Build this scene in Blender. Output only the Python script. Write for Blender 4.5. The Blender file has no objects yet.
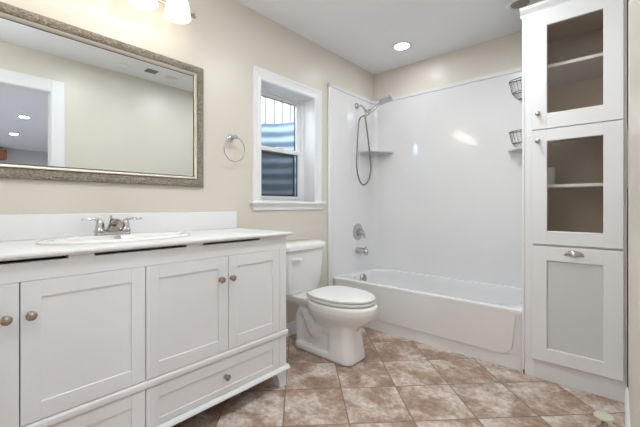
import bpy, bmesh, math, random
from mathutils import Vector, Matrix
random.seed(7)
scn = bpy.context.scene
COL = scn.collection
PI = math.pi

# ------------------------------------------------------------------ camera, sky, exposure
cam_d = bpy.data.cameras.new('camera'); cam = bpy.data.objects.new('camera', cam_d); COL.objects.link(cam)
cam.location = (0, 0, 1.03); cam.rotation_euler = (PI/2, 0, math.radians(41.44))
cam_d.sensor_width = 36; cam_d.lens = 36*337/640; cam_d.shift_y = -7.5/640
cam_d.clip_start = 0.01
scn.camera = cam
W = bpy.data.worlds.new('world'); scn.world = W; W.use_nodes = True
bg = W.node_tree.nodes['Background']; bg.inputs[0].default_value = (0.80, 0.90, 1.0, 1); bg.inputs[1].default_value = 2.3
scn.view_settings.view_transform = 'Standard'; scn.view_settings.look = 'None'
scn.view_settings.gamma = 1; scn.view_settings.use_curve_mapping = False
scn.view_settings.exposure = 1.4
VANITY_LAMP = 1.0     # emission of the frosted shades
CAN_LAMP = 115.0       # emission of the unseen recessed lamps added as fill in the bathroom
GLOBE_LAMP = 8.0     # emission of the unseen globe added as fill at the vanity end
TUB_LAMP = 24.0       # the lit recessed lamp above the bathtub
HALL_LAMP = 320.0     # emission of the next room's recessed lamps, mirrored and added ones alike

# ------------------------------------------------------------------ materials
def s2l(c):
    return tuple(((v/255)/12.92 if v/255 <= .04045 else ((v/255+.055)/1.055)**2.4) for v in c)
def mat(name, rgb, rough=.5, metal=0., spec=.5, bump=0., bscale=60., coat=0., var=0., vscale=8., stretch=None):
    m = bpy.data.materials.new(name); m.use_nodes = True
    nt = m.node_tree; b = nt.nodes['Principled BSDF']; c = s2l(rgb)
    b.inputs['Base Color'].default_value = (*c, 1); b.inputs['Roughness'].default_value = rough
    b.inputs['Metallic'].default_value = metal; b.inputs['Specular IOR Level'].default_value = spec
    b.inputs['Coat Weight'].default_value = coat; b.inputs['Coat Roughness'].default_value = .04
    tc = None
    if bump or var:
        tc = nt.nodes.new('ShaderNodeTexCoord'); mp = nt.nodes.new('ShaderNodeMapping')
        nt.links.new(tc.outputs['Object'], mp.inputs[0])
        if stretch: mp.inputs['Scale'].default_value = stretch
    if bump:
        n = nt.nodes.new('ShaderNodeTexNoise'); n.inputs['Scale'].default_value = bscale; n.inputs['Detail'].default_value = 3
        bp = nt.nodes.new('ShaderNodeBump'); bp.inputs['Strength'].default_value = bump; bp.inputs['Distance'].default_value = .004
        nt.links.new(mp.outputs[0], n.inputs['Vector']); nt.links.new(n.outputs['Fac'], bp.inputs['Height']); nt.links.new(bp.outputs[0], b.inputs['Normal'])
    if var:
        n = nt.nodes.new('ShaderNodeTexNoise'); n.inputs['Scale'].default_value = vscale; n.inputs['Detail'].default_value = 4
        mx = nt.nodes.new('ShaderNodeMix'); mx.data_type = 'RGBA'
        mx.inputs[6].default_value = (*[v*(1-var) for v in c], 1); mx.inputs[7].default_value = (*[min(1, v*(1+var)) for v in c], 1)
        nt.links.new(mp.outputs[0], n.inputs['Vector']); nt.links.new(n.outputs['Fac'], mx.inputs[0]); nt.links.new(mx.outputs[2], b.inputs['Base Color'])
    if coat >= 1: b.inputs['Coat IOR'].default_value = 1.8
    return m
def emit(name, rgb, strength):
    m = bpy.data.materials.new(name); m.use_nodes = True; nt = m.node_tree
    b = nt.nodes['Principled BSDF']; b.inputs['Base Color'].default_value = (.8, .8, .8, 1)
    b.inputs['Emission Color'].default_value = (*s2l(rgb), 1); b.inputs['Emission Strength'].default_value = strength
    return m
def glass(name, tint, gloss=.08, rough=0.02, trans_rough=False):
    m = bpy.data.materials.new(name); m.use_nodes = True; nt = m.node_tree
    out = nt.nodes['Material Output']; nt.nodes.remove(nt.nodes['Principled BSDF'])
    t = nt.nodes.new('ShaderNodeBsdfTransparent'); t.inputs[0].default_value = (*tint, 1)
    g = nt.nodes.new('ShaderNodeBsdfGlossy'); g.inputs['Roughness'].default_value = rough
    lw = nt.nodes.new('ShaderNodeLayerWeight'); pw = nt.nodes.new('ShaderNodeMath'); pw.operation = 'POWER'; pw.inputs[1].default_value = 4
    fr = nt.nodes.new('ShaderNodeMath'); fr.operation = 'MULTIPLY_ADD'; fr.inputs[1].default_value = .6; fr.inputs[2].default_value = .03
    nt.links.new(lw.outputs['Facing'], pw.inputs[0]); nt.links.new(pw.outputs[0], fr.inputs[0])
    mx = nt.nodes.new('ShaderNodeMixShader')
    nt.links.new(fr.outputs[0], mx.inputs[0]); nt.links.new(t.outputs[0], mx.inputs[1]); nt.links.new(g.outputs[0], mx.inputs[2])
    nt.links.new(mx.outputs[0], out.inputs[0])
    return m

def tile_material():
    m = bpy.data.materials.new('travertine_tile'); m.use_nodes = True; nt = m.node_tree; b = nt.nodes['Principled BSDF']
    N = nt.nodes.new; Lk = nt.links.new
    def mth(op, a, c=None):
        n = N('ShaderNodeMath'); n.operation = op
        for i, v in enumerate((a, c)):
            if v is None: continue
            if isinstance(v, (int, float)): n.inputs[i].default_value = v
            else: Lk(v, n.inputs[i])
        return n.outputs[0]
    geo = N('ShaderNodeNewGeometry'); sp = N('ShaderNodeSeparateXYZ'); Lk(geo.outputs['Position'], sp.inputs[0])
    x, y = sp.outputs[0], sp.outputs[1]; pitch = .3125
    u = mth('DIVIDE', mth('SUBTRACT', mth('MULTIPLY', mth('ADD', x, y), .70711), .237), pitch)
    v = mth('DIVIDE', mth('SUBTRACT', mth('MULTIPLY', mth('SUBTRACT', y, x), .70711), 1.582), pitch)
    fu, fv = mth('FLOOR', u), mth('FLOOR', v)
    def edge(t, fl):
        fr = mth('SUBTRACT', t, fl); return mth('MINIMUM', fr, mth('SUBTRACT', 1.0, fr))
    e = mth('MINIMUM', edge(u, fu), edge(v, fv))
    gr = N('ShaderNodeMapRange'); Lk(e, gr.inputs[0]); gr.inputs[1].default_value = .006; gr.inputs[2].default_value = .014
    cb = N('ShaderNodeCombineXYZ'); Lk(fu, cb.inputs[0]); Lk(fv, cb.inputs[1])
    wn = N('ShaderNodeTexWhiteNoise'); wn.noise_dimensions = '3D'; Lk(cb.outputs[0], wn.inputs['Vector'])
    sc = N('ShaderNodeVectorMath'); sc.operation = 'SCALE'; Lk(wn.outputs['Color'], sc.inputs[0]); sc.inputs[3].default_value = 20
    ad = N('ShaderNodeVectorMath'); ad.operation = 'ADD'; Lk(sc.outputs[0], ad.inputs[0]); Lk(geo.outputs['Position'], ad.inputs[1])
    n1 = N('ShaderNodeTexNoise'); n1.inputs['Scale'].default_value = 4.2; n1.inputs['Detail'].default_value = 7; n1.inputs['Roughness'].default_value = .70; n1.inputs['Distortion'].default_value = .3
    Lk(ad.outputs[0], n1.inputs['Vector'])
    r1 = N('ShaderNodeValToRGB'); Lk(n1.outputs['Fac'], r1.inputs[0])
    el = r1.color_ramp.elements; el[0].position = .32; el[0].color = (*s2l((150, 126, 108)), 1); el[1].position = .60; el[1].color = (*s2l((222, 212, 204)), 1)
    k = el.new(.47); k.color = (*s2l((178, 154, 136)), 1); k = el.new(.525); k.color = (*s2l((203, 186, 174)), 1)
    n2 = N('ShaderNodeTexNoise'); n2.inputs['Scale'].default_value = 38; n2.inputs['Detail'].default_value = 5; n2.inputs['Roughness'].default_value = .7
    Lk(ad.outputs[0], n2.inputs['Vector'])
    r2 = N('ShaderNodeValToRGB'); Lk(n2.outputs['Fac'], r2.inputs[0]); r2.color_ramp.elements[0].position = .38; r2.color_ramp.elements[0].color = (.70, .66, .62, 1); r2.color_ramp.elements[1].position = .58; r2.color_ramp.elements[1].color = (1.02, 1, 1, 1)
    mu = N('ShaderNodeMix'); mu.data_type = 'RGBA'; mu.blend_type = 'MULTIPLY'; mu.inputs[0].default_value = .95
    Lk(r1.outputs[0], mu.inputs[6]); Lk(r2.outputs[0], mu.inputs[7])
    mx = N('ShaderNodeMix'); mx.data_type = 'RGBA'; Lk(gr.outputs[0], mx.inputs[0]); mx.inputs[6].default_value = (*s2l((128, 108, 94)), 1)
    Lk(mu.outputs[2], mx.inputs[7]); Lk(mx.outputs[2], b.inputs['Base Color'])
    b.inputs['Roughness'].default_value = .48
    bp = N('ShaderNodeBump'); bp.inputs['Strength'].default_value = .35; bp.inputs['Distance'].default_value = .003
    Lk(mth('ADD', gr.outputs[0], mth('MULTIPLY', n2.outputs['Fac'], .25)), bp.inputs['Height']); Lk(bp.outputs[0], b.inputs['Normal'])
    return m

def carved_silver():
    m = bpy.data.materials.new('carved_silver'); m.use_nodes = True; nt = m.node_tree; b = nt.nodes['Principled BSDF']
    tc = nt.nodes.new('ShaderNodeTexCoord')
    n = nt.nodes.new('ShaderNodeTexNoise'); n.inputs['Scale'].default_value = 120; n.inputs['Detail'].default_value = 3; n.inputs['Distortion'].default_value = 2.2
    vo = nt.nodes.new('ShaderNodeTexVoronoi'); vo.inputs['Scale'].default_value = 90
    mp = nt.nodes.new('ShaderNodeMapping'); mp.inputs['Scale'].default_value = (1, .45, 1)
    nt.links.new(tc.outputs['Object'], mp.inputs[0]); nt.links.new(mp.outputs[0], n.inputs['Vector']); nt.links.new(tc.outputs['Object'], vo.inputs['Vector'])
    rp = nt.nodes.new('ShaderNodeValToRGB'); nt.links.new(n.outputs['Fac'], rp.inputs[0])
    e = rp.color_ramp.elements; e[0].position = .30; e[0].color = (*s2l((112, 102, 90)), 1); e[1].position = .66; e[1].color = (*s2l((182, 173, 160)), 1)
    nt.links.new(rp.outputs[0], b.inputs['Base Color'])
    b.inputs['Metallic'].default_value = .55; b.inputs['Roughness'].default_value = .42
    ad = nt.nodes.new('ShaderNodeMath'); ad.operation = 'ADD'; nt.links.new(n.outputs['Fac'], ad.inputs[0]); nt.links.new(vo.outputs['Distance'], ad.inputs[1])
    bp = nt.nodes.new('ShaderNodeBump'); bp.inputs['Strength'].default_value = .9; bp.inputs['Distance'].default_value = .008
    nt.links.new(ad.outputs[0], bp.inputs['Height']); nt.links.new(bp.outputs[0], b.inputs['Normal'])
    return m

M = dict(
    satin=mat('satin_chrome', (206, 206, 208), .38, metal=.7),
    wall=mat('beige_wall_paint', (221, 215, 203), .34, bump=.08, bscale=55),
    ceil=mat('ceiling_paint', (244, 245, 247), .8, bump=.25, bscale=45),
    tile=tile_material(),
    trim=mat('white_trim_paint', (240, 240, 241), .35),
    cab=mat('white_cabinet_paint', (236, 237, 239), .38),
    counter=mat('white_cultured_marble', (236, 236, 236), .3, spec=.3),
    porcelain=mat('white_porcelain', (238, 237, 236), .10, coat=.5),
    acrylic=mat('white_acrylic', (236, 236, 237), .20, coat=1., bump=.02, bscale=5),
    chrome=mat('chrome', (205, 205, 208), .10, metal=1),
    nickel=mat('brushed_nickel', (176, 166, 158), .22, metal=1),
    steel=mat('dull_chrome', (196, 195, 194), .20, metal=1),
    silver=carved_silver(),
    lip=mat('champagne_silver', (205, 197, 182), .30, metal=.7),
    black=mat('black_gasket', (30, 30, 32), .5),
    mirror=mat('mirror_glass', (236, 240, 240), .0, metal=1),
    brown=mat('brown_melamine', (226, 211, 194), .6, var=.05, vscale=12, stretch=(30, 1, 1)),
    frost=mat('ribbed_grey_panel', (216, 217, 218), .35, bump=.2, bscale=30, stretch=(1, 1, 14)),
    wire=mat('chrome_wire', (140, 136, 132), .2, metal=1),
    galv=mat('galvanised_steel', (150, 166, 186), .45, metal=.2, var=.12, vscale=5),
    fence=mat('white_vinyl', (178, 178, 180), .5),
    fencegap=mat('tan_vinyl_rail', (160, 154, 146), .6),
    screen=None, paneglass=glass('window_glass', (.96, .98, .98)),
    cabglass=glass('cabinet_glass', (.96, .95, .94), rough=.08),
    can=mat('grey_baffle', (150, 148, 142), .3, metal=.5),
    rubber=mat('cream_rubber', (214, 214, 190), .4),
    wood=mat('bare_wood', (170, 110, 80), .6),
    caulk=mat('yellowed_caulk', (214, 200, 160), .6),
    hallwall=mat('hall_paint', (214, 214, 214), .7), hallfloor=mat('hall_carpet', (206, 206, 208), .9, var=.1, vscale=40),
    paper=mat('white_paper', (236, 236, 234), .8),
    ground=mat('gravel', (150, 146, 140), .9, var=.25, vscale=60),
    plastic=mat('white_plastic', (232, 232, 230), .45), dark=mat('dark_grille', (96, 96, 98), .6),
    shade=emit('frosted_lit_glass', (255, 243, 226), VANITY_LAMP),
    globe=emit('lit_opal_globe', (245, 250, 254), GLOBE_LAMP), bulb=emit('lit_lamp_lens', (245, 250, 254), CAN_LAMP), tubbulb=emit('lit_tub_lens', (246, 249, 255), TUB_LAMP), hallbulb=emit('lit_hall_lens', (250, 250, 255), HALL_LAMP),  # globe and lamp lens serve the added fill lights
)
def screen_mat():
    m = bpy.data.materials.new('insect_screen'); m.use_nodes = True; nt = m.node_tree
    out = nt.nodes['Material Output']; b = nt.nodes['Principled BSDF']; b.inputs['Base Color'].default_value = (.03, .03, .035, 1); b.inputs['Roughness'].default_value = .8
    t = nt.nodes.new('ShaderNodeBsdfTransparent'); mx = nt.nodes.new('ShaderNodeMixShader'); mx.inputs[0].default_value = .5
    nt.links.new(t.outputs[0], mx.inputs[1]); nt.links.new(b.outputs[0], mx.inputs[2]); nt.links.new(mx.outputs[0], out.inputs[0])
    return m
M['screen'] = screen_mat()

# ------------------------------------------------------------------ mesh helpers (world coordinates)
def nb(): return bmesh.new()
def box(bm, x0, x1, y0, y1, z0, z1, bev=0., seg=2):
    r = bmesh.ops.create_cube(bm, size=1)
    vs = r['verts']
    for v in vs:
        v.co = Vector(((x0+x1)/2+v.co.x*(x1-x0), (y0+y1)/2+v.co.y*(y1-y0), (z0+z1)/2+v.co.z*(z1-z0)))
    if bev > 0:
        es = list({e for v in vs for e in v.link_edges})
        bmesh.ops.bevel(bm, geom=es, offset=bev, segments=seg, affect='EDGES', profile=.5, clamp_overlap=True)
    return bm
def loft(bm, rings, cap0=True, cap1=True, closed=True):
    R = [[bm.verts.new(p) for p in ring] for ring in rings]
    n = len(R[0])
    for a, b in zip(R, R[1:]):
        for i in range(n if closed else n-1):
            j = (i+1) % n
            bm.faces.new((a[i], a[j], b[j], b[i]))
    if cap0: bm.faces.new(list(reversed(R[0])))
    if cap1: bm.faces.new(R[-1])
    return R
def frame_of(d):
    d = Vector(d).normalized(); up = Vector((0, 0, 1)) if abs(d.z) < .95 else Vector((1, 0, 0))
    s = d.cross(up).normalized(); return s, s.cross(d).normalized()
def circ(c, d, r, n=20):
    s, t = frame_of(d); c = Vector(c)
    return [c+s*(r*math.cos(2*PI*i/n))+t*(r*math.sin(2*PI*i/n)) for i in range(n)]
def lathe(bm, base, axis, prof, n=24):          # prof: (distance along the axis, radius)
    a = Vector(axis).normalized(); loft(bm, [circ(Vector(base)+a*h, a, max(r, 1e-4), n) for h, r in prof]); return bm
def smooth_path(pts, k=6, closed=False):
    P = [Vector(p) for p in pts]; out = []; n = len(P)
    for i in range(n if closed else n-1):
        g = (lambda j: P[j % n]) if closed else (lambda j: P[max(0, min(n-1, j))])
        p0, p1, p2, p3 = g(i-1), g(i), g(i+1), g(i+2)
        for q in range(k):
            t = q/k; out.append(.5*((2*p1)+(p2-p0)*t+(2*p0-5*p1+4*p2-p3)*t*t+(3*p1-p0-3*p2+p3)*t**3))
    if not closed: out.append(P[-1])
    return out
def tube(bm, pts, r, n=10, closed=False, cap=True):
    P = [Vector(p) for p in pts]; m = len(P); rings = []; s = None
    for i in range(m):
        d = (P[(i+1) % m]-P[i-1]) if closed else (P[min(i+1, m-1)]-P[max(i-1, 0)])
        d.normalize()
        if s is None: s, _ = frame_of(d)
        s = (s-d*s.dot(d)).normalized(); t = d.cross(s); rr = r[i] if isinstance(r, (list, tuple)) else r
        rings.append([P[i]+s*(rr*math.cos(2*PI*k/n))+t*(rr*math.sin(2*PI*k/n)) for k in range(n)])
    if closed:
        R = loft(bm, rings, False, False); a, b = R[-1], R[0]
        best = min(range(n), key=lambda o: sum((a[i].co-b[(i+o) % n].co).length for i in range(n)))
        for i in range(n): bm.faces.new((a[i], a[(i+1) % n], b[(i+1+best) % n], b[(i+best) % n]))
    else: loft(bm, rings, cap, cap)
    return bm
def rrect(x0, x1, y0, y1, r, z, k=8):
    out = []
    for cx, cy, a0 in ((x1-r, y1-r, 0), (x0+r, y1-r, PI/2), (x0+r, y0+r, PI), (x1-r, y0+r, 3*PI/2)):
        for i in range(k+1):
            a = a0+PI/2*i/k; out.append(Vector((cx+r*math.cos(a), cy+r*math.sin(a), z)))
    return out
def prism(bm, poly, axis, a0, a1, bev=0.):       # poly of (u,v) extruded along axis index
    def P(u, v, w):
        return Vector((w, u, v)) if axis == 0 else (Vector((u, w, v)) if axis == 1 else Vector((u, v, w)))
    vs0 = [bm.verts.new(P(u, v, a0)) for u, v in poly]; vs1 = [bm.verts.new(P(u, v, a1)) for u, v in poly]
    n = len(poly)
    f0 = bm.faces.new(vs0); f1 = bm.faces.new(list(reversed(vs1)))
    for i in range(n): bm.faces.new((vs0[i], vs1[i], vs1[(i+1) % n], vs0[(i+1) % n]))
    if bev: bmesh.ops.bevel(bm, geom=list(f0.edges)+list(f1.edges), offset=bev, segments=2, affect='EDGES')
    return bm

ORG = {}
def link(name, bm, m, parent=None, smooth=False, origin=None, fix=True):
    if fix: bmesh.ops.recalc_face_normals(bm, faces=bm.faces)
    me = bpy.data.meshes.new(name)
    if parent is not None: org = ORG[parent.name]
    elif origin is not None: org = Vector(origin)
    else:
        xs = [v.co for v in bm.verts]
        org = Vector(((min(v.x for v in xs)+max(v.x for v in xs))/2, (min(v.y for v in xs)+max(v.y for v in xs))/2, min(v.z for v in xs)))
    bmesh.ops.translate(bm, verts=bm.verts, vec=-org)
    bm.to_mesh(me); bm.free(); me.materials.append(m)
    o = bpy.data.objects.new(name, me); COL.objects.link(o)
    if parent is not None: o.parent = parent
    else: o.location = org
    ORG[o.name] = org
    if smooth:
        for p in me.polygons: p.use_smooth = True
        if smooth != 'all': me.set_sharp_from_angle(angle=math.radians(38))
    return o
def thing(name, label, cat, loc, group=None):
    o = bpy.data.objects.new(name, None); COL.objects.link(o); o.location = loc; o.empty_display_size = .05
    ORG[o.name] = Vector(loc); o['label'] = label; o['category'] = cat
    if group: o['group'] = group
    return o
def tag(o, label, cat, group=None):
    o['label'] = label; o['category'] = cat
    if group: o['group'] = group
    return o
def struct(name, bm, m, smooth=False):
    o = link(name, bm, m, smooth=smooth); o['kind'] = 'structure'; return o
def dup_tree(o, loc=None, parent=None):
    c = o.copy(); COL.objects.link(c); ORG[c.name] = ORG[o.name].copy()
    if parent is not None: c.parent = parent
    if loc is not None: c.location = loc
    for ch in list(o.children): dup_tree(ch, None, c)
    return c

# ------------------------------------------------------------------ room shell
L, B, RW, FR, H = -1.963, 3.10, .041, -.45, 2.44
bm = nb(); box(bm, L-.12, RW+.06, FR-.1, B+.1, -.06, 0); struct('floor', bm, M['tile'])
bm = nb(); box(bm, L-.12, RW+.12, FR-.1, B+.1, H, H+.08); struct('ceiling', bm, M['ceil'])
WY0, WY1, WZ0, WZ1 = 1.555, 2.155, 1.05, 1.965       # rough opening of the window
bm = nb()
box(bm, L-.16, L, FR-.1, WY0, 0, H); box(bm, L-.16, L, WY1, B+.1, 0, H); box(bm, L-.16, L, WY0, WY1, 0, WZ0); box(bm, L-.16, L, WY0, WY1, WZ1, H)
struct('wall_left', bm, M['wall'])
bm = nb(); box(bm, L, RW+.12, B, B+.1, 0, H); struct('wall_back', bm, M['wall'])
bm = nb(); box(bm, L, RW+.12, FR-.1, FR, 0, H); struct('wall_front', bm, M['wall'])
DY0, DY1, DZ = -.13, .69, 2.087
bm = nb(); box(bm, RW, RW+.12, FR, DY0-.02, 0, H); box(bm, RW, RW+.12, DY1+.02, B, 0, H); box(bm, RW, RW+.12, DY0-.02, DY1+.02, DZ+.02, H)
struct('wall_right', bm, M['wall'])
# doorway jamb and casing
bm = nb()
box(bm, RW-.002, RW+.122, DY1, DY1+.02, 0, DZ+.02); box(bm, RW-.002, RW+.122, DY0-.02, DY0, 0, DZ+.02); box(bm, RW-.002, RW+.122, DY0, DY1, DZ, DZ+.02)
for x0, x1 in ((RW-.011, RW), (RW+.12, RW+.133)):
    box(bm, x0, x1, DY1+.006, DY1+.105, 0, DZ+.115, .004); box(bm, x0, x1, DY0-.105, DY0-.006, 0, DZ+.115, .004)
    box(bm, x0, x1, DY0-.006, DY1+.006, DZ+.006, DZ+.115, .004)
struct('door_1', bm, M['trim'])
def base_prof(bm, axis, a0, a1, face, out, h=.10):
    s = out
    poly = [(face, 0), (face+s*.014, 0), (face+s*.014, h-.03), (face+s*.010, h-.018), (face+s*.009, h-.006), (face+s*.004, h), (face, h)]
    prism(bm, poly, axis, a0, a1)
bm = nb(); base_prof(bm, 1, 1.345, 2.325, L, 1); struct('baseboard_left', bm, M['trim'])
bm = nb(); base_prof(bm, 1, DY1+.107, 2.345, RW, -1); struct('baseboard_right', bm, M['trim'])
# next room beyond the doorway
bm = nb(); box(bm, RW+.06, 7.4, -3.2, 5.2, -.06, 0); struct('floor_hall', bm, M['hallfloor'])
bm = nb(); box(bm, RW+.12, 7.4, -3.2, 5.2, H, H+.08); struct('ceiling_hall', bm, M['ceil'])
bm = nb(); box(bm, 7.3, 7.4, -3.2, 5.2, 0, H); struct('wall_hall_far', bm, M['hallwall'])
bm = nb(); box(bm, RW+.12, 7.3, -3.3, -3.2, 0, H); struct('wall_hall_front', bm, M['hallwall'])
bm = nb(); box(bm, RW+.12, 7.3, 5.2, 5.3, 0, H); struct('wall_hall_back', bm, M['hallwall'])
bm = nb(); box(bm, RW+.06, RW+.12, -3.2, FR-.1, 0, H); box(bm, RW+.06, RW+.12, B+.1, 5.2, 0, H); struct('wall_hall_left', bm, M['hallwall'])

# ------------------------------------------------------------------ window
JY0, JY1, JZ0, JZ1 = 1.566, 2.145, 1.066, 1.954
SX = L-.122                                          # room-side face of the window frame
w = bpy.data.objects.new('window_1', None); COL.objects.link(w); w.location = (L, 1.855, 1.0); w['kind'] = 'structure'; ORG['window_1'] = Vector((L, 1.855, 1.0))
bm = nb()
box(bm, L-.16, L+.001, JY0-.012, JY0, JZ0-.01, JZ1+.012); box(bm, L-.16, L+.001, JY1, JY1+.012, JZ0-.01, JZ1+.012)
box(bm, L-.16, L+.001, JY0, JY1, JZ1, JZ1+.012); box(bm, L-.16, L+.001, JY0, JY1, JZ0-.014, JZ0)
link('jamb', bm, M['trim'], w)
bm = nb()                                            # moulded casing: mitred profile
def casing(bm, y0, y1, z0, z1):
    prof = [(0, .010), (.012, .014), (.03, .011), (.052, .015), (.066, .02), (.078, .02), (.078, 0), (0, 0)]  # (outward, height)
    # legs and head as lofts between mitre points
    def ring(fy, fz): return [Vector((L+h, fy(o), fz(o))) for o, h in prof]
    rings = [ring(lambda o: y0-o, lambda o: z0), ring(lambda o: y0-o, lambda o: z1+o), ring(lambda o: y1+o, lambda o: z1+o), ring(lambda o: y1+o, lambda o: z0)]
    loft(bm, rings)
casing(bm, JY0-.002, JY1+.002, JZ0, JZ1+.002)
link('casing', bm, M['trim'], w)
bm = nb(); box(bm, L-.12, L+.036, 1.466, 2.262, JZ0-.022, JZ0, .006, 3); link('stool', bm, M['trim'], w)
bm = nb(); prism(bm, [(L, 1.0), (L+.012, 1.0), (L+.016, 1.02), (L+.024, 1.034), (L+.026, 1.044), (L, 1.044)], 1, 1.49, 2.243); link('apron', bm, M['trim'], w)
# vinyl frame, two sashes
bm = nb()
box(bm, SX-.03, SX, JY0, JY0+.03, JZ0, JZ1); box(bm, SX-.03, SX, JY1-.028, JY1, JZ0, JZ1); box(bm, SX-.03, SX, JY0+.03, JY1-.028, JZ1-.02, JZ1); box(bm, SX-.03, SX, JY0+.03, JY1-.028, JZ0, JZ0+.018)
link('frame', bm, M['trim'], w)
MZ = 1.485
def sash(name, x0, x1, z0, z1, bt, tt):
    y0, y1, s = JY0+.03, JY1-.028, .042
    bm = nb(); box(bm, x0, x1, y0, y0+s, z0, z1, .003); box(bm, x0, x1, y1-s, y1, z0, z1, .003)
    box(bm, x0, x1, y0+s, y1-s, z0, z0+bt, .003); box(bm, x0, x1, y0+s, y1-s, z1-tt, z1, .003)
    o = link(name, bm, M['trim'], w)
    g = nb(); box(g, (x0+x1)/2-.003, (x0+x1)/2+.003, y0+s, y1-s, z0+bt, z1-tt); link('pane', g, M['paneglass'], o)
    g = nb(); xm, q0, q1, e0, e1 = (x0+x1)/2, y0+s, y1-s, z0+bt, z1-tt
    for c_ in ((q1-.003, q1+.0005, e0, e1), (q0-.0005, q0+.003, e0, e1), (q0+.003, q1-.003, e1-.003, e1+.0005), (q0+.003, q1-.003, e0-.0005, e0+.003)): box(g, x0-.001, xm-.0035, *c_)
    link('gasket', g, M['black'], o)
    return o, y0+s, y1-s
so, a, b = sash('upper_sash', SX-.05, SX-.022, MZ-.01, JZ1-.02, .03, .022)
so, a, b = sash('lower_sash', SX-.024, SX+.002, JZ0+.018, MZ+.018, .026, .032)
k = nb(); g0 = .016
y0, y1, z0, z1 = a, b, JZ0+.044, MZ-.014
for q in ((y0, y0+g0, z0, z1), (y1-g0, y1, z0, z1), (y0, y1, z0, z0+g0), (y0, y1, z1-g0, z1)): box(k, SX-.052, SX-.044, *q)
scr = link('screen_frame', k, M['black'], w)
k = nb(); box(k, SX-.0485, SX-.0475, y0+g0, y1-g0, z0+g0, z1-g0); link('insect_screen', k, M['screen'], scr)
k = nb(); box(k, SX-.018, SX+.012, 1.83, 1.89, MZ+.016, MZ+.026, .004); link('sash_lock', k, M['trim'], so)

# outside: steel window well, ground, fence
bm = nb(); OX = L-.165
rings = []
zs = [0.85+i*.0075 for i in range(int((1.855-.85)/.0075)+1)]
for z in zs:
    off = .007*math.sin(2*PI*(z-.85)/.105); ring = []
    for i in range(33):
        t = PI*i/32; ry, rx = .62+off, .66+off
        ring.append(Vector((OX-.02-rx*math.sin(t)**.7, 1.70+ry*math.cos(t), z)))
    rings.append(ring)
loft(bm, rings, False, False, closed=False)
ob = link('window_well', bm, M['galv'], smooth='all', fix=True)
sm = ob.modifiers.new('thick', 'SOLIDIFY'); sm.thickness = .003
tag(ob, 'curved corrugated steel window well outside the bathroom window', 'window well')
bm = nb(); box(bm, -9, OX-.72, -3, 9, 1.66, 1.72); box(bm, OX-.72, OX, 2.40, 9, 1.66, 1.72); box(bm, OX-.72, OX, -3, 1.0, 1.66, 1.72); struct('ground_outside', bm, M['ground'])
bm = nb(); box(bm, OX-.75, OX, 1.0, 2.4, .78, .84); struct('ground_well_bottom', bm, M['ground'])
fr = thing('vinyl_fence', 'white vertical slat fence standing beyond the window well', 'fence', (-4.6, 4.0, 1.72))
bm = nb()
for i in range(28):
    y = 2.0+i*.20; box(bm, -4.62, -4.60, y, y+.12, 1.80, 3.6, .004, 1)
link('slat_panel', bm, M['fence'], fr)
bm = nb(); box(bm, -4.665, -4.625, 1.9, 7.6, 1.72, 1.80); box(bm, -4.65, -4.626, 1.9, 7.6, 1.8, 3.6); link('rail', bm, M['fencegap'], fr)

# ------------------------------------------------------------------ bathtub and surround
TX0, TX1, TY0, TY1, TZ = L+.004, -.436, 2.392, B-.004, .378
t = thing('bathtub', 'white alcove bathtub with a raised apron panel along the back wall', 'bathtub', ((TX0+TX1)/2, (TY0+TY1)/2, 0))
bm = nb(); ap = .012
R_ = lambda i, z, r: rrect(TX0, TX1, TY0+i, TY1, r, z, 10)
def op(d, z, r, ex=0): return rrect(TX0+.10+d+ex*.2, TX1-.055-d-ex, TY0+.085+d, TY1-.05-d*.6, r, z, 10)
rings = [R_(.012, 0, .004), R_(.011, TZ-.06, .004), R_(.004, TZ-.03, .004), R_(.002, TZ-.016, .006), R_(.004, TZ-.003, .008), R_(.011, TZ, .012),
         op(-.012, TZ, .17), op(-.004, TZ-.003, .17), op(0, TZ-.012, .17), op(.008, TZ-.06, .16), op(.03, .20, .15, .05), op(.055, .11, .13, .10), op(.085, .085, .11, .13), op(.15, .08, .06, .15)]
loft(bm, rings, True, True)
link('basin', bm, M['acrylic'], t, smooth=True)
bm = nb()                                            # raised apron panel with a swept right end
z0 = .085; x1 = TX1-.055; poly = [(TX0+.03, z0), (x1-.06, z0)]
for i in range(1, 9):
    a = PI/2*i/8; poly.append((x1-.06+.052*math.sin(a), z0+.052*(1-math.cos(a))))
poly += [(x1-.004, z0+.10), (x1+.004, z0+.17), (x1+.02, TZ-.022), (TX0+.03, TZ-.022)]
prism(bm, [(u, v) for u, v in poly], 1, TY0+.003, TY0+.02, .008); link('apron_panel', bm, M['acrylic'], t, smooth=True)
bm = nb(); lathe(bm, (-1.842, 2.72, .330), (1, 0, .12), [(-.03, .042), (.006, .043), (.011, .039), (.012, .012), (.0125, .0)], 28); link('overflow_plate', bm, M['nickel'], t, smooth=True)
bm = nb(); base = (TX0+.32, 2.72, .0805); lathe(bm, base, (0, 0, 1), [(0, .032), (.004, .032), (.006, .02), (.012, .018), (.013, .001)], 20); link('drain', bm, M['steel'], t, smooth=True)

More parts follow.
